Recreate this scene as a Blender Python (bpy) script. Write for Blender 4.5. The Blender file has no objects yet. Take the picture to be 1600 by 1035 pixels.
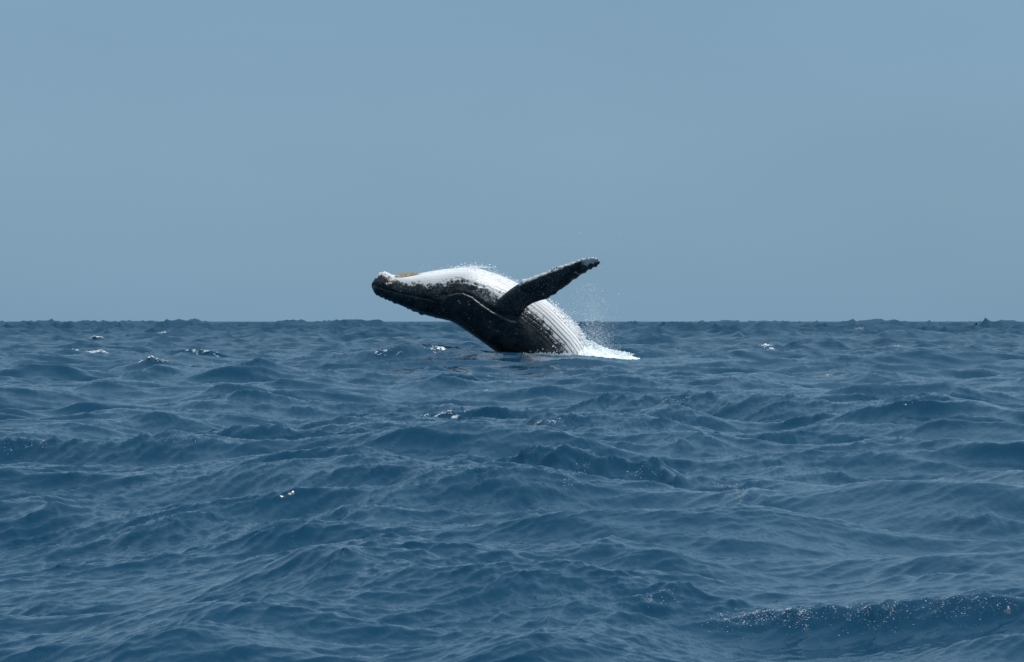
import bpy, bmesh, math, random
import numpy as np
from mathutils import Vector, noise as mnoise

S = bpy.context.scene
C = S.collection
random.seed(7)
rng = np.random.default_rng(11)

# ------------------------------------------------------------------ camera
H = 1.7                      # eye height over mean sea level (m)
F = 4620.0                   # focal length in photo pixels (1600 wide)
HOR = 502.5                  # photo row of the true horizon
D = 110.0                    # distance of the whale
cam_d = bpy.data.cameras.new('camera')
cam = bpy.data.objects.new('camera', cam_d)
C.objects.link(cam)
cam_d.sensor_width = 36.0
cam_d.lens = 36.0 * F / 1600.0
cam_d.clip_start = 0.5
cam_d.clip_end = 60000
cam.location = (0, 0, H)
cam.rotation_euler = (math.radians(90) - math.atan((517.5 - HOR) / F), 0, 0)
S.camera = cam

# ------------------------------------------------------------------ light
SUN_EL, SUN_AZ = math.radians(70), math.radians(116)      # azimuth clockwise from +Y (straight ahead)
sd = Vector((math.cos(SUN_EL) * math.sin(SUN_AZ), math.cos(SUN_EL) * math.cos(SUN_AZ), math.sin(SUN_EL)))
sun_d = bpy.data.lights.new('sun', 'SUN')
sun_d.energy = 4.0
sun_d.angle = math.radians(0.5)
sun_d.color = (1.0, 0.975, 0.94)
sun = bpy.data.objects.new('sun', sun_d)
C.objects.link(sun)
sun.rotation_euler = sd.to_track_quat('Z', 'Y').to_euler()

W = bpy.data.worlds.new('World')
S.world = W
W.use_nodes = True
nt = W.node_tree
nt.nodes.clear()
def N(tree, kind, **kw):
    n = tree.nodes.new(kind)
    for k, v in kw.items():
        setattr(n, k, v)
    return n
out = N(nt, 'ShaderNodeOutputWorld')
bg = N(nt, 'ShaderNodeBackground')
sky = N(nt, 'ShaderNodeTexSky', sky_type='NISHITA')
sky.sun_disc = False
sky.sun_elevation = SUN_EL
sky.sun_rotation = SUN_AZ
sky.air_density = 1.0
sky.dust_density = 2.0
sky.ozone_density = 1.5
tc = N(nt, 'ShaderNodeTexCoord')
mp = N(nt, 'ShaderNodeMapping')
mp.inputs['Scale'].default_value = (3.0, 3.0, 9.0)
nz = N(nt, 'ShaderNodeTexNoise')
nz.inputs['Scale'].default_value = 2.2
nz.inputs['Detail'].default_value = 3.0
nz.inputs['Roughness'].default_value = 0.45
rmp = N(nt, 'ShaderNodeMapRange')
rmp.inputs['From Min'].default_value = 0.3
rmp.inputs['From Max'].default_value = 0.7
rmp.inputs['To Min'].default_value = 0.985
rmp.inputs['To Max'].default_value = 1.035
nt.links.new(tc.outputs['Generated'], mp.inputs['Vector'])
nt.links.new(mp.outputs['Vector'], nz.inputs['Vector'])
nt.links.new(nz.outputs['Fac'], rmp.inputs['Value'])
veil = N(nt, 'ShaderNodeMix', data_type='RGBA')          # thin high haze over the clear sky
veil.inputs['Factor'].default_value = 0.86
veil.inputs['B'].default_value = (2.04, 3.56, 5.02, 1)
nt.links.new(sky.outputs['Color'], veil.inputs['A'])
mul = N(nt, 'ShaderNodeMix', data_type='RGBA', blend_type='MULTIPLY')
mul.inputs['Factor'].default_value = 1.0
nt.links.new(veil.outputs['Result'], mul.inputs['A'])
nt.links.new(rmp.outputs['Result'], mul.inputs['B'])
nt.links.new(mul.outputs['Result'], bg.inputs['Color'])
bg.inputs['Strength'].default_value = 0.1
nt.links.new(bg.outputs['Background'], out.inputs['Surface'])

S.view_settings.view_transform = 'Standard'
S.view_settings.look = 'None'
S.view_settings.exposure = 0.0
S.view_settings.gamma = 1.0
S.view_settings.use_curve_mapping = False

# ------------------------------------------------------------------ helpers
def tag(o, label=None, cat=None, group=None, kind=None):
    for k, v in (('label', label), ('category', cat), ('group', group), ('kind', kind)):
        if v:
            o[k] = v
    return o

def mesh_obj(name, co, quads=None, tris=None, mat=None, parent=None, smooth=True):
    me = bpy.data.meshes.new(name)
    co = np.asarray(co, dtype=np.float32)
    nq = 0 if quads is None else len(quads)
    ntr = 0 if tris is None else len(tris)
    idx = []
    if nq: idx.append(np.asarray(quads, dtype=np.int32).ravel())
    if ntr: idx.append(np.asarray(tris, dtype=np.int32).ravel())
    idx = np.concatenate(idx)
    starts = np.concatenate([np.arange(nq) * 4, nq * 4 + np.arange(ntr) * 3]).astype(np.int32)
    me.vertices.add(len(co)); me.vertices.foreach_set('co', co.ravel())
    me.loops.add(len(idx)); me.loops.foreach_set('vertex_index', idx)
    me.polygons.add(nq + ntr); me.polygons.foreach_set('loop_start', starts)
    me.update(calc_edges=True)
    me.polygons.foreach_set('use_smooth', np.full(nq + ntr, smooth, dtype=bool))
    me.update()
    if mat: me.materials.append(mat)
    o = bpy.data.objects.new(name, me)
    C.objects.link(o)
    if parent: o.parent = parent
    return o

def grid_quads(nr, nc, wrap=False):
    r = np.arange(nr - 1)[:, None]
    c = np.arange(nc if wrap else nc - 1)[None, :]
    c2 = (c + 1) % nc
    a = r * nc + c; b = r * nc + c2; d = (r + 1) * nc + c2; e = (r + 1) * nc + c
    return np.stack([a, b, d, e], -1).reshape(-1, 4)

def sstep(a, b, x):
    t = np.clip((x - a) / (b - a), 0, 1)
    return t * t * (3 - 2 * t)

# small numpy value noise in 2-D (smooth, non-repeating enough)
_perm = rng.random((256, 256)).astype(np.float32)
def vnoise(x, y):
    xi = np.floor(x).astype(int); yi = np.floor(y).astype(int)
    fx = x - xi; fy = y - yi
    fx = fx * fx * (3 - 2 * fx); fy = fy * fy * (3 - 2 * fy)
    g = lambda i, j: _perm[i % 256, j % 256]
    return ((g(xi, yi) * (1 - fx) + g(xi + 1, yi) * fx) * (1 - fy) +
            (g(xi, yi + 1) * (1 - fx) + g(xi + 1, yi + 1) * fx) * fy)
def fbm(x, y, o=4):
    s = 0; a = 0.5; t = 0
    for i in range(o):
        s = s + a * vnoise(x * 2 ** i + 17 * i, y * 2 ** i + 31 * i); t += a; a *= 0.55
    return s / t

# ------------------------------------------------------------------ sea surface
class Tile:
    """A square of wind sea made by an inverse FFT: height and the sideways pull that sharpens crests."""
    def __init__(s, L, n, lam_lo, lam_hi, lam_peak, sigma, wind, power, seed, slope=4.0, iso=0.12):
        r = np.random.default_rng(seed)
        k1 = 2 * np.pi * np.fft.fftfreq(n, L / n)
        kx, ky = np.meshgrid(k1, k1)
        k = np.hypot(kx, ky); k[0, 0] = 1
        kp = 2 * np.pi / lam_peak
        P = np.exp(-1.25 * (kp / k) ** 2) / k ** slope
        c = (kx * math.cos(wind) + ky * math.sin(wind)) / k
        P *= (np.abs(c) ** power + iso)
        P[(k < 2 * np.pi / lam_hi) | (k > 2 * np.pi / lam_lo)] = 0
        h = (r.normal(size=(n, n)) + 1j * r.normal(size=(n, n))) * np.sqrt(P)
        z = np.fft.ifft2(h)
        sc = sigma / z.real.std()
        s.z = (z.real * sc).astype(np.float32)
        s.dx = (np.fft.ifft2(1j * kx / k * h).real * sc).astype(np.float32)
        s.dy = (np.fft.ifft2(1j * ky / k * h).real * sc).astype(np.float32)
        s.L, s.n = L, n
    def get(s, x, y):
        u = np.mod(x, s.L) / s.L * s.n; v = np.mod(y, s.L) / s.L * s.n
        i = np.floor(u).astype(np.int64) % s.n; j = np.floor(v).astype(np.int64) % s.n
        fu = (u - np.floor(u)).astype(np.float32); fv = (v - np.floor(v)).astype(np.float32)
        i2 = (i + 1) % s.n; j2 = (j + 1) % s.n
        w = [(1 - fu) * (1 - fv), fu * (1 - fv), (1 - fu) * fv, fu * fv]
        return [a[j, i] * w[0] + a[j, i2] * w[1] + a[j2, i] * w[2] + a[j2, i2] * w[3] for a in (s.z, s.dx, s.dy)]

WIND = math.radians(-62)      # waves run towards the camera and to the right
T_SWELL = Tile(410.0, 1024, 7.0, 90.0, 20.0, 0.15, WIND, 4.0, 3, iso=0.02)
T_SEA = Tile(97.0, 1024, 0.7, 8.0, 3.4, 0.056, WIND + 0.1, 4.0, 12, slope=4.3, iso=0.03)
T_CROSS = Tile(131.0, 1024, 1.6, 15.0, 9.0, 0.098, math.radians(-16), 8.0, 33, slope=4.2, iso=0.01)
T_CHOP = Tile(23.0, 1024, 0.055, 1.2, 0.6, 0.0088, WIND + 0.45, 9.0, 21, slope=3.35, iso=0.025)

def ground(px, py, h):
    d = (H - h) * F / (py - HOR)
    return (px - 800) / F * d, d

# hand-placed crests of the photograph: (px, py of crest, crest height m, half-length m, front width m, back width m, heading of crest line in degrees)
CRESTS = [
    (900, 714, 0.30, 0.50, 0.95, 1.1, 55),
    (960, 748, 0.08, 1.2, 0.90, 1.4, 12),
    (825, 762, 0.24, 3.0, 0.50, 1.6, 80),
    (1040, 733, 0.19, 0.38, 0.62, 0.9, 12),
    (1165, 760, 0.15, 0.42, 0.35, 0.6, -10),
    (75, 800, 0.26, 0.85, 0.60, 1.2, 5),
    (290, 806, 0.15, 0.9, 0.5, 0.8, 8),
    (1230, 957, 0.06, 0.40, 0.15, 0.4, 16),
    (1400, 950, 0.09, 0.60, 0.18, 0.4, 20),
    (1560, 934, 0.12, 0.7, 0.22, 0.5, 22),
    (1060, 960, 0.05, 1.0, 0.20, 0.5, 74),
    (1065, 690, 0.12, 0.25, 0.4, 0.5, 0),
    (240, 553, 0.62, 1.0, 1.2, 2.0, 0),
    (700, 640, 0.24, 1.5, 0.8, 1.5, 8),
    (850, 655, 0.24, 1.3, 0.7, 1.5, 14),
    (1060, 623, 0.36, 2.3, 1.0, 2.0, 0),
    (270, 680, 0.26, 2.0, 0.8, 1.4, 0),
    (480, 676, 0.22, 1.6, 0.8, 1.4, 0),
    (20, 690, 0.26, 1.1, 0.8, 1.2, 0),
    (750, 712, 0.18, 0.5, 0.4, 0.7, 0),
    (1190, 627, 0.26, 1.4, 0.8, 1.4, 0),
    (1100, 930, 0.10, 0.32, 0.25, 0.4, 30),
    (65, 940, 0.09, 0.22, 0.2, 0.4, 0),
    (1540, 762, 0.18, 0.5, 0.4, 0.7, 0),
    (1500, 690, 0.22, 1.0, 0.6, 1.0, 0),
    (160, 545, 0.6, 2.2, 1.5, 3.0, 0),
    (640, 548, 0.62, 2.6, 1.5, 3.0, 0),
    (1450, 542, 0.40, 4.5, 2.5, 4.0, 0),
    (1530, 573, 0.4, 2.0, 1.2, 2.0, 0),
]
# broad swells: the one the whale rises from, and the hump that lifts the skyline on the right
SWELLS = [(4.0, 109.0, 0.36, 24.0, 9.0), (29.0, 240.0, 0.35, 20, 14)]

_c = []

def surf(x, y):
    d = np.hypot(x, y)
    z0, dx0, dy0 = T_SWELL.get(x + 60, y + 15)
    z1, dx1, dy1 = T_SEA.get(x * math.cos(.4) - y * math.sin(.4), x * math.sin(.4) + y * math.cos(.4))
    # tile axes are turned by 0.4 rad: turn its sideways pull back
    dx1, dy1 = dx1 * math.cos(.4) + dy1 * math.sin(.4), -dx1 * math.sin(.4) + dy1 * math.cos(.4)
    z2, dx2, dy2 = T_CHOP.get(x + 3, y + 5)
    z3, dx3, dy3 = T_CROSS.get(x + 40, y + 71)
    f3 = (1 + 1.0 * sstep(120, 500, d)) * (1 - 0.8 * sstep(1500, 5000, d))
    # gusts: patches of livelier and calmer water
    g = 0.55 + 0.8 * sstep(.25, .75, fbm(x / 4.0 + 50, y / 9.0 + 50, 3))
    f2 = g * (1 - sstep(90, 260, d))
    f1 = (0.7 + 0.6 * fbm(x / 31 + 9, y / 40 + 9, 2)) * (.8 + .35 * sstep(18, 60, d) + .85 * sstep(90, 450, d)) * (1 - 0.85 * sstep(1500, 5000, d))
    f0 = (1 + 2.2 * sstep(140, 500, d)) * (1 - 0.8 * sstep(2500, 9000, d))
    z = z0 * f0 + z1 * f1 + z2 * f2 + z3 * f3
    X = x + 1.0 * dx0 * f0 + (1.12 - .4 * sstep(200, 600, d)) * dx1 * f1 + 1.2 * .8 * dx2 * f2 + 1.3 * dx3 * f3
    Y = y + 1.0 * dy0 * f0 + (1.12 - .4 * sstep(200, 600, d)) * dy1 * f1 + 1.2 * .8 * dy2 * f2 + 1.3 * dy3 * f3
    for sx, sy, h, lx, ly in SWELLS:
        z = z + h * np.exp(-((x - sx) / lx) ** 2 - ((y - sy) / ly) ** 2)
    # the sea round the whale lies fairly level, a little lower where the splash runs out
    w = 0.85 * np.exp(-(np.clip(np.abs(x - 1.5) - 3.5, 0, None) / 3.0) ** 2 - (np.clip(np.abs(y - 107) - 4.5, 0, None) / 3.5) ** 2)
    z = z * (1 - w) + w * (np.interp(x, [-2, 2.2, 4.2, 6], [.50, .44, .24, .30]) + 1.2 * z2 * f2 + .35 * z1 * f1)
    for gx, gy, h, L_, wf, wb, a in _c:
        m = (np.abs(x - gx) < 4 * (L_ + wb)) & (np.abs(y - gy) < 4 * (L_ + wb))
        if not m.any(): continue
        ux = x[m] - gx; uy = y[m] - gy
        u = ux * math.cos(a) + uy * math.sin(a)
        v = -ux * math.sin(a) + uy * math.cos(a)
        v = v + 0.25 * wb * (fbm(u / L_ * 1.7 + gx, u * 0 + gy, 3) - .5) * 2
        w = np.where(v < 0, wf, wb)
        prof = 1.0 / np.cosh(np.sqrt((v / w) ** 2 + 0.006) * 1.7) ** 1.2
        amp = np.exp(-(np.abs(u) / L_) ** 1.25) * (0.8 + 0.4 * fbm(u / L_ * 3 + gy, u * 0 + gx, 3))
        base = z[m] * 0.0
        z[m] += h * 0.85 * prof * amp - 0.12 * h * np.exp(-(u / L_) ** 2 - ((v + 2.2 * wf) / (1.6 * wf)) ** 2)
        z[m] += .8 * z2[m] * f2[m] * prof * amp
        Y[m] -= 0.16 * h * prof ** 2 * amp
    return X, Y, z

# distant swells whose tops just break the skyline
_r = np.random.default_rng(77)
for k in range(34):
    d_ = _r.uniform(450, 1500); x_ = d_ * math.tan(math.radians(_r.uniform(-10.5, 10.5)))
    if k == 0: d_, x_ = 372.0, 31.5
    zb = float(surf(np.array([[x_]]), np.array([[d_]]))[2][0, 0])
    up = 3.2 if k == 0 else _r.uniform(-1.2, .5)
    SWELLS.append((x_, d_, max(0, H + up * d_ / F - zb), d_ * _r.uniform(.006, .018), d_ * .018))
# seat every hand-placed crest on the swell under it so that its top stands where the photograph has it
_solved = []
for px, py, h, L_, wf, wb, ang in CRESTS:
    zt = h; ox = oy = 0.0
    for it in range(16):
        tx, ty = ground(px, py, min(zt, H - .25))
        gx, gy = tx + ox, ty + oy
        X, Y, Z = surf(np.array([[gx]], float), np.array([[gy]], float))
        ox = .5 * ox + .5 * (gx - float(X[0, 0])); oy = .5 * oy + .5 * (gy - float(Y[0, 0]))
        zt = .5 * zt + .5 * (float(Z[0, 0]) + .9 * h)
    gx, gy = tx + ox, ty + oy
    _solved.append((gx, gy, h, L_, wf, wb, math.radians(ang)))
_c.extend(_solved)

def hit(px, py):
    """where a sight line first meets the sea"""
    px = np.atleast_1d(np.asarray(px, float)); py = np.atleast_1d(np.asarray(py, float))
    dd = 12.5 * 1.0035 ** np.arange(1150)
    x = (px[:, None] - 800) / F * dd[None]; y = np.repeat(dd[None], len(px), 0)
    X, Y, Z = surf(x, y)
    below = Z >= H - Y * (py[:, None] - HOR) / F
    i = np.argmax(below, axis=1); i = np.where(below.any(1), i, dd.size - 1)
    k = np.arange(len(px)); j = np.maximum(i - 1, 0)
    e = Z - (H - Y * (py[:, None] - HOR) / F)
    t = np.clip(-e[k, j] / (e[k, i] - e[k, j] + 1e-9), 0, 1)
    return x[k, j] + t * (x[k, i] - x[k, j]), y[k, j] + t * (y[k, i] - y[k, j])

def water_material():
    m = bpy.data.materials.new('sea_water'); m.use_nodes = True
    t = m.node_tree; b = t.nodes['Principled BSDF']
    b.inputs['Base Color'].default_value = (0.0026, 0.034, 0.071, 1)
    b.inputs['Roughness'].default_value = 0.045
    b.inputs['IOR'].default_value = 1.333
    g = N(t, 'ShaderNodeNewGeometry')
    mp = N(t, 'ShaderNodeMapping')
    mp.inputs['Rotation'].default_value = (0, 0, -WIND)
    mp.inputs['Scale'].default_value = (1.0, 0.38, 1.0)
    t.links.new(g.outputs['Position'], mp.inputs['Vector'])
    n1 = N(t, 'ShaderNodeTexNoise'); n1.inputs['Scale'].default_value = 13.0; n1.inputs['Detail'].default_value = 5.0
    n1.inputs['Roughness'].default_value = 0.62; n1.inputs['Distortion'].default_value = 0.3
    t.links.new(mp.outputs['Vector'], n1.inputs['Vector'])
    n2 = N(t, 'ShaderNodeTexNoise'); n2.inputs['Scale'].default_value = 38.0; n2.inputs['Detail'].default_value = 3.0
    t.links.new(mp.outputs['Vector'], n2.inputs['Vector'])
    # chop too small for the coarser rings far out: relief that takes over from the mesh with distance
    mp0 = N(t, 'ShaderNodeMapping'); mp0.inputs['Rotation'].default_value = (0, 0, -WIND); mp0.inputs['Scale'].default_value = (1.0, 0.5, 1.0)
    t.links.new(g.outputs['Position'], mp0.inputs['Vector'])
    n0 = N(t, 'ShaderNodeTexNoise'); n0.inputs['Scale'].default_value = 0.9; n0.inputs['Detail'].default_value = 4.0
    t.links.new(mp0.outputs['Vector'], n0.inputs['Vector'])
    ln = N(t, 'ShaderNodeVectorMath', operation='LENGTH'); t.links.new(g.outputs['Position'], ln.inputs[0])
    fr = N(t, 'ShaderNodeMapRange'); fr.inputs['From Min'].default_value = 60; fr.inputs['From Max'].default_value = 350
    fr.inputs['To Min'].default_value = 0.0; fr.inputs['To Max'].default_value = 0.5
    t.links.new(ln.outputs['Value'], fr.inputs['Value'])
    rr_ = N(t, 'ShaderNodeMapRange'); rr_.inputs['From Min'].default_value = 50; rr_.inputs['From Max'].default_value = 450
    rr_.inputs['To Min'].default_value = 0.05; rr_.inputs['To Max'].default_value = 0.36      # waves too small to resolve far out act as roughness
    t.links.new(ln.outputs['Value'], rr_.inputs['Value']); t.links.new(rr_.outputs['Result'], b.inputs['Roughness'])
    b0 = N(t, 'ShaderNodeBump'); b0.inputs['Strength'].default_value = 1.0
    t.links.new(fr.outputs['Result'], b0.inputs['Distance']); t.links.new(n0.outputs['Fac'], b0.inputs['Height'])
    b1 = N(t, 'ShaderNodeBump'); b1.inputs['Distance'].default_value = 0.05; b1.inputs['Strength'].default_value = 0.2
    b2 = N(t, 'ShaderNodeBump'); b2.inputs['Distance'].default_value = 0.008; b2.inputs['Strength'].default_value = 0.2
    t.links.new(n1.outputs['Fac'], b1.inputs['Height'])
    t.links.new(n2.outputs['Fac'], b2.inputs['Height'])
    t.links.new(b0.outputs['Normal'], b1.inputs['Normal'])
    t.links.new(b1.outputs['Normal'], b2.inputs['Normal'])
    t.links.new(b2.outputs['Normal'], b.inputs['Normal'])
    return m
M_WATER = water_material()

# rings of distance
ds = [1.2]
while ds[-1] < 9.5: ds.append(ds[-1] * 1.05)
while ds[-1] < 12.8: ds.append(ds[-1] * 1.0035)
while ds[-1] < 30000:
    d = ds[-1]
    k = 0.0017 if d < 24 else 0.0023 if d < 60 else 0.0030 if d < 130 else 0.0030 + (0.013 - 0.0030) * min(1, math.log(d / 130) / math.log(16))
    if d > 2200: k = 0.013 + 0.1 * min(1, math.log(d / 2200))
    ds.append(d * (1 + k))
ds = np.array(ds)
fine = np.radians(np.linspace(-11.2, 11.2, 860))
coarse = np.radians(np.concatenate([11.2 + (348.8 - 11.2) * np.linspace(0, 1, 62)[1:-1]]))
ang = np.concatenate([fine, coarse])
AA, DD = np.meshgrid(ang, ds)
x0 = DD * np.sin(AA); y0 = DD * np.cos(AA)
X, Y, Z = surf(x0, y0)
far = sstep(6000, 20000, DD)
X = X * (1 - far) + x0 * far; Y = Y * (1 - far) + y0 * far; Z = Z * (1 - far)
calm = sstep(1.0, 4.0, DD)
Z = Z * calm
co = np.stack([X, Y, Z], -1).reshape(-1, 3)
quads = grid_quads(len(ds), len(ang), wrap=True)[:, ::-1]
co = np.vstack([co, [[0, 0, 0]]])
nc = len(ang)
tris = np.stack([np.arange(nc), np.full(nc, len(co) - 1), (np.arange(nc) + 1) % nc], -1)[:, ::-1]
sea = mesh_obj('sea', co, quads, tris, M_WATER)
tag(sea, 'choppy deep blue open sea', None, None, 'structure')
print('sea verts', len(co), 'rings', len(ds))

# ------------------------------------------------------------------ whale
def PX(px, py, y=0.0):
    """photo pixel -> local whale coordinates (x right, y away, z up) on the plane through the whale"""
    s = (D + y) / F
    return np.array([(px - 800) * s, y, H - (py - HOR) * s])

ST = [((580.5, 443), (580.5, 449), .55), ((586, 434), (585, 458), .85), ((594, 427), (594, 463), 1.0), ((603, 425), (603, 468), 1.05),
      ((612, 429), (611, 471), 1.08), ((625, 431), (620, 475), 1.12), ((645, 429), (637, 482), 1.15), ((672, 424), (657, 490), 1.12),
      ((702, 420), (682, 497), 1.05), ((736, 418), (706, 503), 1.0), ((770, 426), (728, 517), .98), ((806, 441), (748, 531), .97),
      ((838, 458), (765, 543), .97), ((868, 481), (783, 557), .97), ((894, 506), (803, 575), .97), ((914, 530), (826, 598), .97),
      ((928, 558), (850, 624), .96), ((940, 595), (872, 652), .95), ((950, 650), (900, 690), .92), ((956, 705), (920, 728), .85),
      ((960, 770), (934, 780), .7), ((962, 830), (942, 833), .6)]
top = np.array([PX(*a)[[0, 2]] for a, b, w in ST]); bot = np.array([PX(*b)[[0, 2]] for a, b, w in ST])
wid = np.array([w for a, b, w in ST])
cen = (top + bot) / 2; hv = (top - bot) / 2; hr = np.hypot(hv[:, 0], hv[:, 1])
t0 = np.concatenate([[0], np.cumsum(np.hypot(*(np.diff(cen, axis=0).T)))])
def spl(ts, ys, t):                                  # Catmull-Rom through uneven knots
    m = np.gradient(ys, ts, axis=0)
    i = np.clip(np.searchsorted(ts, t) - 1, 0, len(ts) - 2)
    h = ts[i + 1] - ts[i]; u = (t - ts[i]) / h
    if ys.ndim > 1: u = u[:, None]; h = h[:, None]
    return (2*u**3-3*u**2+1)*ys[i] + (u**3-2*u**2+u)*h*m[i] + (-2*u**3+3*u**2)*ys[i+1] + (u**3-u**2)*h*m[i+1]
NS = 420
tt = np.linspace(0, t0[-1], NS)
cc = spl(t0, cen, tt); nn = spl(t0, hv, tt); ww = spl(t0, wid, tt)
rr = np.hypot(nn[:, 0], nn[:, 1]); nd = nn / rr[:, None]
bw = rr * ww
NT = 96
th = np.linspace(0, 2 * np.pi, NT, endpoint=False)
cx = np.cos(th); sx_ = np.sin(th)
P = np.zeros((NS, NT, 3))
P[:, :, 0] = cc[:, None, 0] + nd[:, None, 0] * rr[:, None] * cx
P[:, :, 2] = cc[:, None, 1] + nd[:, None, 1] * rr[:, None] * cx
P[:, :, 1] = -bw[:, None] * sx_                       # theta 90 deg faces the camera
bv = P.reshape(-1, 3)
bq = grid_quads(NS, NT, wrap=True)
caps = [[0 * NT + j for j in range(NT)], [(NS - 1) * NT + j for j in range(NT)][::-1]]

# near flipper: stations of leading (upper) and trailing (lower) edge, distance towards the camera, half thickness
FL = [((772, 474), (800, 502), -1.05, .26), ((786, 461), (812, 494), -1.35, .25), ((802, 449), (826, 478), -1.6, .22),
      ((820, 438), (842, 471), -1.8, .20), ((838, 431), (858, 466), -2.0, .175), ((858, 424), (874, 455), -2.2, .15),
      ((878, 416), (890, 443), -2.4, .12), ((896, 410), (907, 431), -2.55, .10), ((910, 405), (922, 422), -2.7, .08),
      ((922, 403), (931, 418), -2.8, .06), ((933, 404), (937, 413.5), -2.88, .045), ((937.5, 408), (938.5, 411), -2.9, .02)]
fl_le = np.array([PX(a[0], a[1], y) for a, b, y, h in FL]); fl_te = np.array([PX(b[0], b[1], y + .1) for a, b, y, h in FL])
fl_h = np.array([h for a, b, y, h in FL])
ft0 = np.concatenate([[0], np.cumsum(np.linalg.norm(np.diff((fl_le + fl_te) / 2, axis=0), axis=1))])
NF = 180
ft = np.linspace(0, ft0[-1], NF)
le = spl(ft0, fl_le, ft); te = spl(ft0, fl_te, ft); fh = spl(ft0, fl_h, ft)
# knuckles on the leading edge, nicks on the trailing edge
def bumps(t, centres):
    s = 0
    for c_, w_, a_ in centres: s = s + a_ * np.exp(-((t - c_) / w_) ** 2)
    return s
ftn = ft / ft[-1]
kn = bumps(ftn, [(.33, .022, .10), (.38, .02, .03), (.44, .025, .035), (.50, .02, .04), (.565, .016, .05), (.605, .018, .12), (.66, .02, .05), (.71, .018, .04),
                 (.77, .018, .045), (.83, .016, .05), (.875, .014, .05), (.915, .012, .05), (.95, .010, .045)])
nk = bumps(ftn, [(.47, .02, -.05), (.52, .012, .04), (.56, .02, -.03), (.66, .015, .03), (.71, .012, -.03), (.75, .012, .04), (.79, .012, -.03),
                 (.83, .010, .04), (.86, .008, -.03), (.885, .010, .05), (.915, .008, -.04), (.94, .008, .05), (.965, .006, -.03)])
ch = le - te; chl = np.linalg.norm(ch, axis=1, keepdims=True); chd = ch / chl
le = le + .7 * chd * kn[:, None] * np.minimum(1, chl / .5); te = te - .62 * chd * nk[:, None]
axis_d = np.gradient((le + te) / 2, axis=0); axis_d /= np.linalg.norm(axis_d, axis=1, keepdims=True)
nrm = np.cross(axis_d, chd); nrm /= np.linalg.norm(nrm, axis=1, keepdims=True)
NG = 40
ph = np.linspace(0, 2 * np.pi, NG, endpoint=False)
Fp = np.zeros((NF, NG, 3))
for j, p in enumerate(ph):
    c_ = math.cos(p); s_ = math.sin(p)
    u = (c_ + 1) / 2                                    # 1 at the leading edge
    thick = abs(s_) ** .9 * math.copysign(1, s_) * (0.30 + 0.70 * u ** .6)
    Fp[:, j] = te + (le - te) * u + nrm * (fh[:, None] * thick * 1.15)
fv = Fp.reshape(-1, 3)
fq = grid_quads(NF, NG, wrap=True)
fcaps = [list(range(NG)), [(NF - 1) * NG + j for j in range(NG)][::-1]]

me = bpy.data.meshes.new('body_raw')
off = len(bv)
faces = [list(map(int, q)) for q in bq] + caps + [[int(i) + off for i in q] for q in fq] + [[i + off for i in c_] for c_ in fcaps]
me.from_pydata(np.vstack([bv, fv]).tolist(), [], faces)
bm = bmesh.new(); bm.from_mesh(me)
# far flipper, mostly hidden behind the body: mirror image of the near one, folded down along the far flank
bmesh.ops.recalc_face_normals(bm, faces=bm.faces); bm.to_mesh(me); bm.free()
raw = bpy.data.objects.new('body_raw', me); C.objects.link(raw)
rm = raw.modifiers.new('r', 'REMESH'); rm.mode = 'VOXEL'; rm.voxel_size = 0.026; rm.use_smooth_shade = True
sm = raw.modifiers.new('s', 'SMOOTH'); sm.factor = .5; sm.iterations = 3
bpy.context.view_layer.update()
dg = bpy.context.evaluated_depsgraph_get()
bme = bpy.data.meshes.new_from_object(raw.evaluated_get(dg))
bpy.data.objects.remove(raw)
nv = len(bme.vertices)
V = np.zeros(nv * 3, dtype=np.float32); bme.vertices.foreach_get('co', V); V = V.reshape(-1, 3).astype(float)
NRM = np.zeros(nv * 3, dtype=np.float32); bme.vertices.foreach_get('normal', NRM); NRM = NRM.reshape(-1, 3).astype(float)
print('whale verts', nv)

# body coordinates of every vertex: s along the back, theta round it
best = np.full(nv, 1e9); bi = np.zeros(nv, int)
for i in range(0, NS, 1):
    dd = np.abs((V[:, 0] - cc[i, 0]) * -nd[i, 1] + (V[:, 2] - cc[i, 1]) * nd[i, 0]) + 0.08 * np.hypot(V[:, 0] - cc[i, 0], V[:, 2] - cc[i, 1])
    m = dd < best; best[m] = dd[m]; bi[m] = i
sv = tt[bi]
a_ = ((V[:, 0] - cc[bi, 0]) * nd[bi, 0] + (V[:, 2] - cc[bi, 1]) * nd[bi, 1]) / rr[bi]
b_ = -V[:, 1] / bw[bi]
theta = np.degrees(np.arctan2(b_, a_))                 # 0 belly (up), 90 towards the camera
rad = np.hypot(a_, b_)
# flipper membership
fc = (le + te) / 2
fd = np.full(nv, 1e9); fi = np.zeros(nv, int)
for i in range(0, NF, 2):
    q = np.linalg.norm(V - fc[i], axis=1) / (np.linalg.norm(ch[i]) * .5 + .25)
    m = q < fd; fd[m] = q[m]; fi[m] = i
isf = sstep(1.06, 1.14, rad) * (fd < 1.6)
ftv = ft[fi] / ft[-1]
uf = np.einsum('ij,ij->i', V - te[fi], chd[fi]) / np.linalg.norm(ch[fi], axis=1)

# photo-pixel position of each vertex (used only to set landmarks on the whale's own skin)
sc = F / (D + V[:, 1])
vx = 800 + V[:, 0] * sc; vy = HOR + (H - V[:, 2]) * sc
near = sstep(-.1, .2, b_) * (1 - isf)

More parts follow.
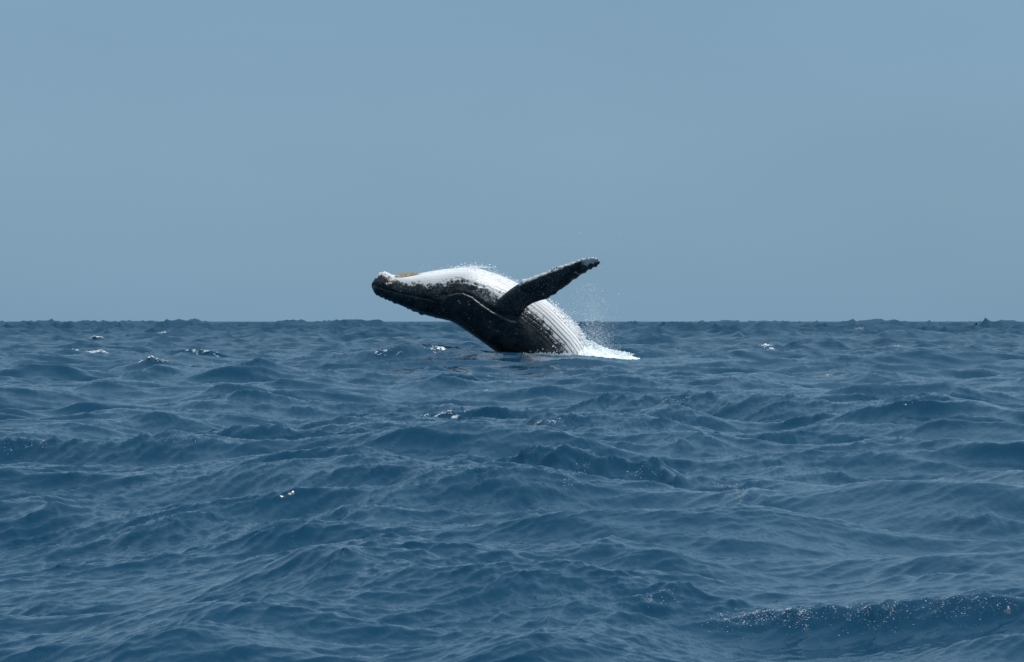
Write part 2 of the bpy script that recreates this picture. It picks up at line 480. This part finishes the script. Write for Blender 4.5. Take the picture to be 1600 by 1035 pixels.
def seg_dist(px, py, pts):
    """distance to a polyline, parameter along it and signed side"""
    bd = np.full(len(px), 1e9); bt = np.zeros(len(px)); bs = np.zeros(len(px))
    pts = np.array(pts, float); n = len(pts) - 1
    for k in range(n):
        a, b = pts[k], pts[k + 1]; ab = b - a; L2 = ab @ ab
        u = np.clip(((px - a[0]) * ab[0] + (py - a[1]) * ab[1]) / L2, 0, 1)
        dx = px - a[0] - u * ab[0]; dy = py - a[1] - u * ab[1]
        d_ = np.hypot(dx, dy); m = d_ < bd
        bd[m] = d_[m]; bt[m] = (k + u[m]) / n; bs[m] = np.sign(ab[0] * dy - ab[1] * dx)[m]
    return bd, bt, bs

disp = np.zeros(nv)
# ventral pleats: run lengthwise, bunch up round the flipper socket
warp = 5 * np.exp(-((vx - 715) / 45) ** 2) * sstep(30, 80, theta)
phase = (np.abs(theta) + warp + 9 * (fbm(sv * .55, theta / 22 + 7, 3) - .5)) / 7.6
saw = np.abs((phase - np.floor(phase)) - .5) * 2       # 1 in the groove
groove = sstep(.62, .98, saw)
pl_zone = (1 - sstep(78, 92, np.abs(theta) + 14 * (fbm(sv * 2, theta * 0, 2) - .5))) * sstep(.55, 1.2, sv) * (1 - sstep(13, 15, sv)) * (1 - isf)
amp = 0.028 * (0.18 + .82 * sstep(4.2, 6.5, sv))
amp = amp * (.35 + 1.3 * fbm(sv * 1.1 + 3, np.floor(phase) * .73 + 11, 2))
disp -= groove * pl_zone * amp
# tubercles on the snout and along the jaw
rs = random.Random(5)
tub = np.zeros(nv)
def add_tub(s_, t_, r_, h_):
    i = min(NS - 1, int(s_ / tt[-1] * NS)); 
    c3 = np.array([cc[i, 0] + nd[i, 0] * rr[i] * math.cos(math.radians(t_)), -bw[i] * math.sin(math.radians(t_)), cc[i, 1] + nd[i, 1] * rr[i] * math.cos(math.radians(t_))])
    q = np.sum((V - c3) ** 2, 1)
    m = q < 9 * r_ * r_
    e = np.exp(-q[m] / (r_ * r_)); disp[m] += h_ * e; tub[m] = np.maximum(tub[m], e)
for k in range(64):
    s_ = rs.uniform(.08, 3.2); t_ = rs.uniform(88, 190) if k % 3 else rs.uniform(55, 110)
    if k % 3 == 0: s_ = rs.uniform(.05, .8)
    add_tub(s_, t_ * rs.choice((1, 1, 1, -1)), rs.uniform(.035, .06), rs.uniform(.018, .038))
for s_ in (.35, .95, 1.75, 2.1): add_tub(s_, rs.uniform(170, 182), rs.uniform(.06, .09), .035)
for s_, t_ in ((.32, 10), (.42, 40), (.5, -15), (.55, 62), (.3, 75)): add_tub(s_, t_, .06, .04)
# chin notch and the lips: the closed mouth as a shallow seam
d1, p1, s1 = seg_dist(vx, vy, [(583, 446), (600, 452), (625, 459), (650, 464), (672, 468), (688, 476)])
disp -= .05 * np.exp(-(d1 / 1.5) ** 2) * near * (1 - sstep(.85, 1, p1))
# raised flipper-socket fold: swelling below the pale crease that runs to the armpit
CREASE = [(690, 470), (700, 463), (712, 459), (724, 459), (738, 465), (752, 476), (768, 487), (784, 495), (797, 502), (806, 503)]
d2, p2, s2 = seg_dist(vx, vy, CREASE)
disp += near * .06 * np.exp(-(d2 / 7.0) ** 2) * (s2 > 0) * sstep(0, .2, p2)
disp -= near * .07 * np.exp(-(d2 / 5.0) ** 2) * (s2 <= 0) * sstep(0, .2, p2)
# hollow above the socket (dark arch) and ripples of folded skin over it
d3, p3, s3 = seg_dist(vx, vy, [(690, 461), (706, 452), (722, 449), (738, 453), (760, 463), (785, 474)])
disp -= near * .035 * np.exp(-(d3 / 5.0) ** 2)
d4, p4, s4 = seg_dist(vx, vy, [(668, 458), (688, 447), (710, 441), (732, 441), (756, 449)])
disp -= near * .02 * np.exp(-(d4 / 1.6) ** 2)
# lean, uneven skin
disp += .02 * (fbm(V[:, 0] * 1.3 + 5, V[:, 2] * 1.3 + V[:, 1] + 9, 3) - .5)
# flipper: barnacled, knobbly skin
disp += isf * .010 * (fbm(ftv * 60, uf * 9 + V[:, 1], 3) - .5)
V2 = V + NRM * disp[:, None]
bme.vertices.foreach_set('co', V2.astype(np.float32).ravel())
bme.update()

# how far inside the white belly each point lies (degrees)
bs_ = np.interp(vx, [580, 600, 640, 680, 705, 730, 760, 785, 830, 860, 890, 930, 1000],
                    [22, 42, 66, 70, 64, 60, 68, 66, 60, 64, 74, 86, 84])
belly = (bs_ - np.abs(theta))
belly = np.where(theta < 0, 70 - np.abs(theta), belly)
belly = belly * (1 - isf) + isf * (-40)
# pale flipper tip and leading rim: white skin plus sunlit highlight put into colour
tip = isf * (sstep(.80, .9, ftv) * sstep(.35, .6, uf))
rim = isf * sstep(.80, .96, uf) * sstep(.15, .35, ftv)
belly = np.where(tip > .01, -40 + 62 * tip, belly)
belly = np.maximum(belly, -60 + 78 * rim)
crease_m = near * np.exp(-(d2 / 1.1) ** 2) * sstep(.38, .5, p2) * (.35 + .65 * sstep(.8, .95, p2)) * (.3 + 1.2 * fbm(vx / 4, vy / 4, 2))
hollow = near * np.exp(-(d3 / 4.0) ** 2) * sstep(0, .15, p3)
streak = (1 - isf) * sstep(6.5, 9.5, sv) * (1 - sstep(88, 125, np.abs(theta)))

def fattr(name, a):
    at = bme.attributes.new(name, 'FLOAT', 'POINT'); at.data.foreach_set('value', np.asarray(a, dtype=np.float32))
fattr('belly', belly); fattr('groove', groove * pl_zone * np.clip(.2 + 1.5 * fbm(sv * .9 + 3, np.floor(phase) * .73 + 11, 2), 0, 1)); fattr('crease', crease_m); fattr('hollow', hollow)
fattr('tub', tub); fattr('streak', streak); fattr('theta', theta); fattr('sv', sv); fattr('flip', isf)

def whale_material():
    m = bpy.data.materials.new('whale_skin'); m.use_nodes = True
    t = m.node_tree; b = t.nodes['Principled BSDF']; L = t.links.new
    def at(n):
        a = N(t, 'ShaderNodeAttribute'); a.attribute_name = n; return a.outputs['Fac']
    def M_(op, a, b_=None, clamp=False):
        n = N(t, 'ShaderNodeMath', operation=op, use_clamp=clamp)
        for i, v in enumerate((a, b_)):
            if v is None: continue
            if isinstance(v, (int, float)): n.inputs[i].default_value = v
            else: L(v, n.inputs[i])
        return n.outputs[0]
    def R(v, a, c, d_=0.0, e=1.0, smooth=True):
        n = N(t, 'ShaderNodeMapRange'); n.interpolation_type = 'SMOOTHSTEP' if smooth else 'LINEAR'
        n.inputs['From Min'].default_value = a; n.inputs['From Max'].default_value = c
        n.inputs['To Min'].default_value = d_; n.inputs['To Max'].default_value = e
        L(v, n.inputs['Value']); return n.outputs['Result']
    tc = N(t, 'ShaderNodeTexCoord')
    def noise(scale, detail=4, rough=.6, vec=None):
        n = N(t, 'ShaderNodeTexNoise'); n.inputs['Scale'].default_value = scale; n.inputs['Detail'].default_value = detail
        n.inputs['Roughness'].default_value = rough; L(vec or tc.outputs['Object'], n.inputs['Vector']); return n.outputs['Fac']
    belly = at('belly')
    # skin-following vector for streaks that run lengthwise
    cv = N(t, 'ShaderNodeCombineXYZ'); L(M_('MULTIPLY', at('sv'), .55), cv.inputs[0]); L(M_('MULTIPLY', at('theta'), .11), cv.inputs[1])
    strk = noise(2.2, 5, .65, cv.outputs[0])
    mot = noise(7.0, 6, .72); mot2 = noise(2.2, 3, .6)
    e = M_('ADD', belly, M_('MULTIPLY', M_('SUBTRACT', mot, .5), 95))
    e = M_('ADD', e, M_('MULTIPLY', M_('SUBTRACT', mot2, .5), 40))
    st = M_('MULTIPLY', M_('MULTIPLY', M_('SUBTRACT', strk, .44), 170), at('streak'))
    e = M_('ADD', e, st)
    white = R(e, -6, 7)
    # pits of pigment where white and black meet
    vor = N(t, 'ShaderNodeTexVoronoi'); vor.inputs['Scale'].default_value = 9.0; L(tc.outputs['Object'], vor.inputs['Vector'])
    spot = R(vor.outputs['Distance'], .10, .26, 1, 0)
    band = M_('MULTIPLY', R(belly, -42, -8), R(belly, 8, 26, 1, 0))
    spots = M_('MULTIPLY', M_('MULTIPLY', spot, R(noise(1.5, 2), .45, .62)), .5)
    scars = M_('MULTIPLY', R(noise(13, 3, .6), .62, .72), .42)
    vor2 = N(t, 'ShaderNodeTexVoronoi'); vor2.inputs['Scale'].default_value = 3.6; L(tc.outputs['Object'], vor2.inputs['Vector'])
    barn = M_('MULTIPLY', R(vor2.outputs['Distance'], .09, .17, 1, 0), R(noise(.9, 2), .5, .6))
    fac = M_('MAXIMUM', white, M_('MAXIMUM', M_('MULTIPLY', spots, M_('ADD', .25, band)), scars))
    fac = M_('MAXIMUM', fac, M_('MULTIPLY', barn, .5))
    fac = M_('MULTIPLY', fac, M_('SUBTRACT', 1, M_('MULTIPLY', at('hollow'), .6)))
    fac = M_('MAXIMUM', fac, M_('MULTIPLY', at('crease'), .55))
    fac = M_('MAXIMUM', fac, M_('MULTIPLY', M_('MULTIPLY', at('flip'), R(noise(19, 3, .6), .56, .66)), .30))
    fac = M_('MINIMUM', fac, 1.0)
    dark = N(t, 'ShaderNodeMix', data_type='RGBA'); dark.inputs['A'].default_value = (.010, .013, .015, 1); dark.inputs['B'].default_value = (.034, .038, .040, 1)
    L(R(mot2, .35, .65), dark.inputs['Factor'])
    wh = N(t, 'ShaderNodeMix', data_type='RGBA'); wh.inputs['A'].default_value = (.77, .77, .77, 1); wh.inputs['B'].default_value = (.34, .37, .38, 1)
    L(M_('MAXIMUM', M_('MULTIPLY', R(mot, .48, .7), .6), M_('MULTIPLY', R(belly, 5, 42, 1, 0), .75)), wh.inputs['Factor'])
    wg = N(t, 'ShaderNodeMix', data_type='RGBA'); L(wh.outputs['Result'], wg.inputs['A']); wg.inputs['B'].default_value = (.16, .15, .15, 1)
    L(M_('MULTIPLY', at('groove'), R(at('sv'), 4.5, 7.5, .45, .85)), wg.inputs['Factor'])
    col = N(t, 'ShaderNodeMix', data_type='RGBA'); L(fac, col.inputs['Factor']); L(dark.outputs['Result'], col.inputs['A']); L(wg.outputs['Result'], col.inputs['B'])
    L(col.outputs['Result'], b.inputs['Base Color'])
    b.inputs['Roughness'].default_value = .27
    b.inputs['IOR'].default_value = 1.38
    bp = N(t, 'ShaderNodeBump'); bp.inputs['Distance'].default_value = .03; bp.inputs['Strength'].default_value = .5
    L(M_('ADD', noise(14, 4, .6), M_('MULTIPLY', spot, .25)), bp.inputs['Height'])
    L(bp.outputs['Normal'], b.inputs['Normal'])
    return m
M_SKIN = whale_material()

def plain(name, col, rough=.5, noise_s=None, col2=None, sss=0, ior=1.33):
    m = bpy.data.materials.new(name); m.use_nodes = True
    t = m.node_tree; b = t.nodes['Principled BSDF']
    b.inputs['Roughness'].default_value = rough
    b.inputs['IOR'].default_value = ior
    if noise_s:
        tc = N(t, 'ShaderNodeTexCoord'); n = N(t, 'ShaderNodeTexNoise'); n.inputs['Scale'].default_value = noise_s
        n.inputs['Detail'].default_value = 4
        t.links.new(tc.outputs['Object'], n.inputs['Vector'])
        r = N(t, 'ShaderNodeMapRange'); r.inputs['From Min'].default_value = .35; r.inputs['From Max'].default_value = .65
        t.links.new(n.outputs['Fac'], r.inputs['Value'])
        mx = N(t, 'ShaderNodeMix', data_type='RGBA'); mx.inputs['A'].default_value = (*col, 1); mx.inputs['B'].default_value = (*(col2 or col), 1)
        t.links.new(r.outputs['Result'], mx.inputs['Factor']); t.links.new(mx.outputs['Result'], b.inputs['Base Color'])
    else:
        b.inputs['Base Color'].default_value = (*col, 1)
    return m
M_FOAM = plain('foam', (.82, .86, .87), .6, 5.0, (.62, .72, .76))
M_THIN = plain('thin_foam', (.66, .73, .76), .5, 6.0, (.44, .54, .59))
M_DROP = plain('spray_drops', (.80, .84, .86), .3)
M_BALEEN = plain('baleen', (.66, .50, .30), .7, 9, (.34, .26, .16))
M_BARN = plain('barnacle', (.42, .42, .38), .7, 20, (.10, .10, .09))
M_EYE = plain('eye', (.01, .008, .006), .08)

ROOT = bpy.data.objects.new('humpback_whale', None); C.objects.link(ROOT)
ROOT.location = (1.2, D, 0.3)
tag(ROOT, 'black and white humpback whale breaching belly up with one flipper raised', 'whale')
def child(o):
    o.parent = ROOT
    return o
LOC = np.array([1.2, 0, .3])
body = bpy.data.objects.new('body', bme); C.objects.link(body)
bme.name = 'body'; bme.materials.clear(); bme.materials.append(M_SKIN)
bme.transform(__import__('mathutils').Matrix.Translation((-1.2, 0, -.3)))
bme.polygons.foreach_set('use_smooth', np.ones(len(bme.polygons), bool))
child(body)

# nearest skin point by landmark: outermost vertex towards the camera at a photo position
def skin_at(px, py):
    q = (vx - px) ** 2 + (vy - py) ** 2
    m = (q < 16) & (V2[:, 1] < 0)
    i = np.where(m)[0]
    i = i[np.argmin(V2[i, 1] + q[i] * .01)]
    return V2[i], NRM[i]

# baleen fringe: thin plates standing out along the top of the jaw
bb = bmesh.new()
rb = random.Random(3)
for k in range(95):
    u = k / 94
    px = 618 + 38 * u + rb.uniform(-.3, .3)
    z_t = np.interp(px, [617, 630, 645, 657], [431.0, 430.5, 429.3, 427.8])
    for yy in (-.12, -.26):
        hgt = (.02 + .09 * math.sin(math.pi * min(1, max(0, u)) ** .8)) * rb.uniform(.5, 1.15) + .015
        p = PX(px, z_t + 1.0, yy) - LOC
        lean = rb.uniform(-.02, .05)
        w, tk = rb.uniform(.008, .013), .05
        q = [(-w, -tk, 0), (w, -tk, 0), (w, tk, 0), (-w, tk, 0), (-w * .4 + lean, -tk * .5, hgt), (w * .4 + lean, -tk * .5, hgt), (w * .4 + lean, tk * .5, hgt * .9), (-w * .4 + lean, tk * .5, hgt * .9)]
        vs = [bb.verts.new((p[0] + a, p[1] + b, p[2] + c)) for a, b, c in q]
        for f in ((0, 1, 5, 4), (1, 2, 6, 5), (2, 3, 7, 6), (3, 0, 4, 7), (4, 5, 6, 7)): bb.faces.new([vs[i] for i in f])
bl = bpy.data.meshes.new('baleen'); bb.to_mesh(bl); bb.free(); bl.materials.append(M_BALEEN)
o = child(bpy.data.objects.new('baleen', bl)); C.objects.link(o); o['label'] = 'short brown fringe along the top of the jaw'

# barnacle: a truncated ribbed cone with a pit, one mesh shared
def barnacle_mesh():
    b = bmesh.new(); n = 10
    prof = [(1.0, 0), (.85, .35), (.55, .7), (.36, .72), (.25, .45)]
    rings = [[b.verts.new((r * (1 + .08 * (j % 2)) * math.cos(2 * math.pi * j / n), r * (1 + .08 * (j % 2)) * math.sin(2 * math.pi * j / n), z)) for j in range(n)] for r, z in prof]
    for a, c in zip(rings, rings[1:]):
        for j in range(n): b.faces.new((a[j], a[(j + 1) % n], c[(j + 1) % n], c[j]))
    b.faces.new(rings[-1])
    m = bpy.data.meshes.new('barnacle'); b.to_mesh(m); b.free(); m.materials.append(M_BARN); return m
bmesh_b = barnacle_mesh()
def put_barnacle(p, n, r):
    o = child(bpy.data.objects.new('barnacle', bmesh_b)); C.objects.link(o)
    o.location = Vector(p - LOC) - Vector(n) * .01
    o.rotation_euler = Vector(n).to_track_quat('Z', 'Y').to_euler(); o.scale = (r, r, r)
spots = [(828, 430.5, .055), (832, 431, .04), (825, 433, .04), (870, 416.5, .07), (873, 418, .055), (866, 419, .045), (876, 418.5, .04), (862, 422, .04), (909, 405.5, .045), (918, 402.5, .04),
         (923, 402, .035), (929, 402.5, .035), (934, 405, .035), (848, 460, .045), (900, 426, .05), (903, 428, .035), (850, 444, .03), (826, 440, .03), (716, 471, .05), (719, 474, .04),
         (733, 476, .045), (731, 471, .035), (588, 435, .05), (592, 431, .045), (597, 428, .04), (604, 425, .045), (610, 427, .035), (584, 445, .05)]
for px, py, r in spots:
    q = (vx - px) ** 2 + (vy - py) ** 2 + np.where(V2[:, 1] > 0, 400, 0) + V2[:, 1] * 1.0
    i = int(np.argmin(q)); put_barnacle(V2[i], NRM[i], r * .9)

# eye, low on the near side of the upturned head
p, n_ = skin_at(692, 478)
eb = bmesh.new(); bmesh.ops.create_uvsphere(eb, u_segments=16, v_segments=10, radius=.05)
em = bpy.data.meshes.new('eye'); eb.to_mesh(em); eb.free(); em.materials.append(M_EYE)
em.polygons.foreach_set('use_smooth', np.ones(len(em.polygons), bool))
eo = child(bpy.data.objects.new('eye', em)); C.objects.link(eo); eo.location = Vector(p - LOC) - Vector(n_) * .02

# ------------------------------------------------------------------ foam and spray
OCT_V = np.array([(1, 0, 0), (-1, 0, 0), (0, 1, 0), (0, -1, 0), (0, 0, 1), (0, 0, -1)], float)
OCT_F = np.array([(0, 2, 4), (2, 1, 4), (1, 3, 4), (3, 0, 4), (2, 0, 5), (1, 2, 5), (3, 1, 5), (0, 3, 5)])
def drops(name, pts, rad, mat, stretch=None):
    pts = np.asarray(pts); rad = np.asarray(rad); n = len(pts)
    sc_ = rad[:, None, None] * (1 + .5 * rng.normal(size=(n, 1, 3)) * .5)
    if stretch is not None: sc_ = sc_ * np.array(stretch)[None, None, :]
    v = pts[:, None, :] + OCT_V[None] * sc_
    f = OCT_F[None] + (np.arange(n) * 6)[:, None, None]
    return mesh_obj(name, v.reshape(-1, 3), None, f.reshape(-1, 3), mat, None, False)

def whitecap(px, py, wid_m, dep_m, n, r0, r1, mat, label, seed=0, slant=0.0):
    """broken foam lying on the wave: froth clots gathered by noise into ragged clumps"""
    gx, gy = hit(px, py); gx, gy = gx[0], gy[0]
    r = np.random.default_rng(seed)
    m = n * 14
    u = r.normal(0, .6, m); v = r.normal(0, .22, m)
    x = gx + u * wid_m; y = gy + v * dep_m + u * wid_m * slant
    k = fbm(x / wid_m * 5 + seed * 13, y / dep_m * 6 + seed * 7, 4) - .42 - .09 * u ** 2
    o_ = np.argsort(-(k + r.random(m) * .16))[:n]
    x, y = x[o_], y[o_]
    X, Y, Z = surf(x[None], y[None])
    rr_ = .7 * r0 + (.5 * r1 - .7 * r0) * r.random(n) ** 2.2
    o = drops('whitecap', np.stack([X[0], Y[0], Z[0] + rr_ * .25 + .2 * r1 * r.random(n) ** 3], -1), rr_, mat, (2.0, 1.8, .55))
    return tag(o, label, None, 'whitecaps breaking on the wave crests', 'stuff')

CAPS = [
    (153, 527, .85, 1.6, 900, .02, .085, 0, 'small white breaking crest far off at the upper left of the sea'),
    (255, 520, .6, 1.6, 300, .02, .07, 1, 'tiny faint white crest near the horizon left of the whale'),
    (152, 550, .75, 1.0, 700, .012, .06, 0, 'broken white crest beneath the far left breaker'),
    (242, 560, .6, .9, 260, .01, .04, 1, 'foam flecks on the face of the dark peaked wave'),
    (318, 552, .8, 1.0, 420, .012, .045, 1, 'thin white foam line right of the dark peaked wave'),
    (683, 546, .35, .8, 420, .012, .05, 0, 'small white curl below the whale head'),
    (598, 553, .6, .8, 220, .01, .035, 1, 'faint foam patch on the water left of the whale'),
    (1198, 540, 1.0, 1.6, 600, .012, .05, 0, 'flat white foam streak right of the splash'),
    (1345, 514, .7, 1.4, 260, .02, .06, 1, 'faint foam crest nearest the horizon on the right'),
    (1400, 541, .35, .6, 110, .012, .04, 1, 'little foam tip on the dark far wave at the right'),
    (1290, 586, .3, .4, 60, .008, .022, 1, 'small foam fleck on the open water right of the whale'),
    (688, 653, .42, .55, 1500, .004, .020, 1, 'lacy foam on the wave below and left of the whale'),
    (850, 657, .5, .4, 260, .003, .013, 1, 'scattered foam flecks on the long crest under the whale'),
    (1050, 626, .7, .4, 130, .003, .014, 1, 'sparse bubbles along the long dark crest right of centre'),
    (50, 876, .16, .5, 130, .0012, .004, 1, 'thin foam traces lying on smooth water at the left edge'),
]
for i, (px, py, w_, dp, n, r0, r1, thin, lab) in enumerate(CAPS):
    whitecap(px, py, w_, dp, n, r0, r1, M_THIN if thin else M_FOAM, lab, seed=i + 1)

# splash at the waterline: a heaped, ragged mound of white water
def wz(x, y):
    X, Y, Z = surf(np.array([[x]], float), np.array([[y]], float)); return float(Z[0, 0])
nx, ny = 200, 90
u, v = np.meshgrid(np.linspace(0, 1, nx), np.linspace(-1, 1, ny))
xa = PX(905, 556)[0]; xb = PX(994, 556)[0]
x = xa + (xb - xa) * u; y = D - .3 + v * 1.7 * (1 - .45 * u)
X, Y, Z = surf(x, y)
prof = np.interp(u.ravel(), [0, .12, .24, .34, .45, .6, .8, .93, 1], [.15, .36, .44, .40, .30, .22, .14, .07, .0]).reshape(u.shape)
m_ = np.clip(1 - v ** 2, 0, 1) ** .7
hh = prof * m_ * (.35 + 1.2 * fbm(x * 4.2, y * 2.4, 4)) + .16 * m_ * (fbm(x * 14, y * 9, 3) - .40)
ZB = PX(0, 561)[2]
co = np.stack([X, Y, np.maximum(Z, ZB - .15) + hh * 1.15 - .06], -1).reshape(-1, 3)
o = mesh_obj('splash_foam', co, grid_quads(ny, nx), None, M_FOAM)
tag(o, 'bright white splash foaming where the whale leaves the water', None, None, 'stuff')

pts, rad_ = [], []
def scatter(n, f, r0, r1, pw=2.0):
    for _ in range(n):
        p = f()
        pts.append(p); rad_.append(r0 + (r1 - r0) * random.random() ** pw)
R_ = random
def wp(px, py, y): 
    p = PX(px, py, y); return (p[0], p[1] + D, p[2])
# dense froth thrown up over the mound
scatter(2600, lambda: wp(R_.triangular(915, 990, 930), 0, R_.uniform(-1.3, 1.0)), .006, .035)
for i in range(len(pts)):
    px = 800 + pts[i][0] * F / pts[i][1]
    topy = np.interp(px, [912, 925, 935, 950, 970, 992], [535, 533, 540, 546, 549, 553])
    py = 560 - (560 - topy) * R_.random() ** .8
    pts[i] = wp(px, py, pts[i][1] - D)
# falling water right of the belly
scatter(1500, lambda: (lambda a: wp(905 + 40 * R_.gauss(.45, .28) + 10 * (1 - a), 548 - 105 * a ** 1.6, R_.uniform(-1.2, .8)))(R_.random()), .004, .014, 3)
scatter(420, lambda: wp(R_.gauss(925, 22), R_.triangular(440, 545, 530), R_.uniform(-2.2, .8)), .005, .02, 3)
# thin veil hanging from the flipper
scatter(260, lambda: wp(R_.gauss(905, 18), R_.uniform(430, 500), R_.uniform(-2.7, -1.2)), .004, .013, 3)
scatter(60, lambda: wp(R_.gauss(940, 40), R_.uniform(355, 470), R_.uniform(-3, 1)), .006, .016, 2)
# drops flung off the throat and chest
scatter(110, lambda: wp(R_.uniform(630, 720), 422 - R_.expovariate(1 / 6), R_.uniform(-.8, .8)), .004, .012, 2)
scatter(420, lambda: wp(R_.gauss(740, 14), 419 - R_.expovariate(1 / 1.8), R_.uniform(-.5, .6)), .005, .026, 2)
scatter(160, lambda: (lambda a: wp(760 + 50 * a, 421 + 21 * a - R_.expovariate(1 / 2), R_.uniform(-.5, .6)))(R_.random()), .005, .018, 2)
scatter(5200, lambda: (lambda a: wp(R_.triangular(905, 975, 925) + 6 * R_.gauss(0, 1), 556 - 62 * a ** 2.2, R_.uniform(-1.2, .9)))(R_.random()), .002, .0065, 2)
scatter(1500, lambda: wp(R_.gauss(914, 16), R_.triangular(436, 550, 520), R_.uniform(-2.4, .6)), .002, .006, 2)
scatter(500, lambda: wp(R_.triangular(775, 925, 860), 556 - R_.expovariate(1 / 1.5), -1.7 + R_.uniform(-.2, .3)), .006, .03, 2)
# froth sheet sliding down the belly edge
def belly_edge():
    a = R_.random() ** .7
    px = np.interp(a, [0, .3, .6, 1], [858, 882, 905, 924]); py = np.interp(a, [0, .3, .6, 1], [470, 494, 518, 552])
    return wp(px + R_.expovariate(1 / 2.2) - 1.2, py - R_.expovariate(1 / 1.5) + .8, R_.uniform(-.7, .5))
scatter(1500, belly_edge, .006, .030, 2)
o = drops('spray', pts, rad_, M_DROP, (1, 1, 1.25))
tag(o, 'white water drops flying round the whale', None, None, 'stuff')

# white flecks on steep near crests: foam, and sun glitter modelled as white grains
fx, fr = [], []
def flecks(px0, py0, px1, py1, n, spread, r0, r1):
    k = 0
    while k < n * 1.7:
        a = R_.random(); qx = px0 + (px1 - px0) * a + R_.gauss(0, 4); qy = py0 + (py1 - py0) * a + abs(R_.gauss(0, spread)) - 2
        if float(fbm(np.float64(qx / 9), np.float64(qy / 4.5), 3)) < .40 + .22 * R_.random(): continue
        fx.append((qx, qy)); fr.append((r0 + (r1 - r0) * R_.random() ** 4) * .8); k += 1
flecks(1165, 962, 1300, 957, 330, 9, .0009, .0034)
flecks(1200, 957, 1420, 952, 330, 13, .0009, .0034)
flecks(1330, 956, 1600, 932, 300, 12, .0009, .0032)
flecks(900, 745, 935, 722, 70, 12, .0015, .005)
flecks(1000, 737, 1060, 738, 60, 8, .0015, .005)
flecks(1125, 760, 1180, 762, 100, 9, .0015, .005)
flecks(1080, 932, 1125, 928, 50, 6, .001, .0032)
flecks(0, 690, 60, 692, 60, 6, .002, .006)
flecks(240, 684, 300, 682, 30, 5, .002, .006)
a = np.array(fx); hx, hy = hit(a[:, 0], a[:, 1])
hy = hy + rng.normal(size=len(hy)) * .0035 * hy
X, Y, Z = surf(hx[None], hy[None])
o = drops('foam_glitter_flecks', np.stack([X[0], Y[0], Z[0] + .004], -1), fr, M_DROP, (1.5, 1, .8))
tag(o, 'white flecks of foam and painted sun glitter scattered on the nearer wave crests', None, None, 'stuff')
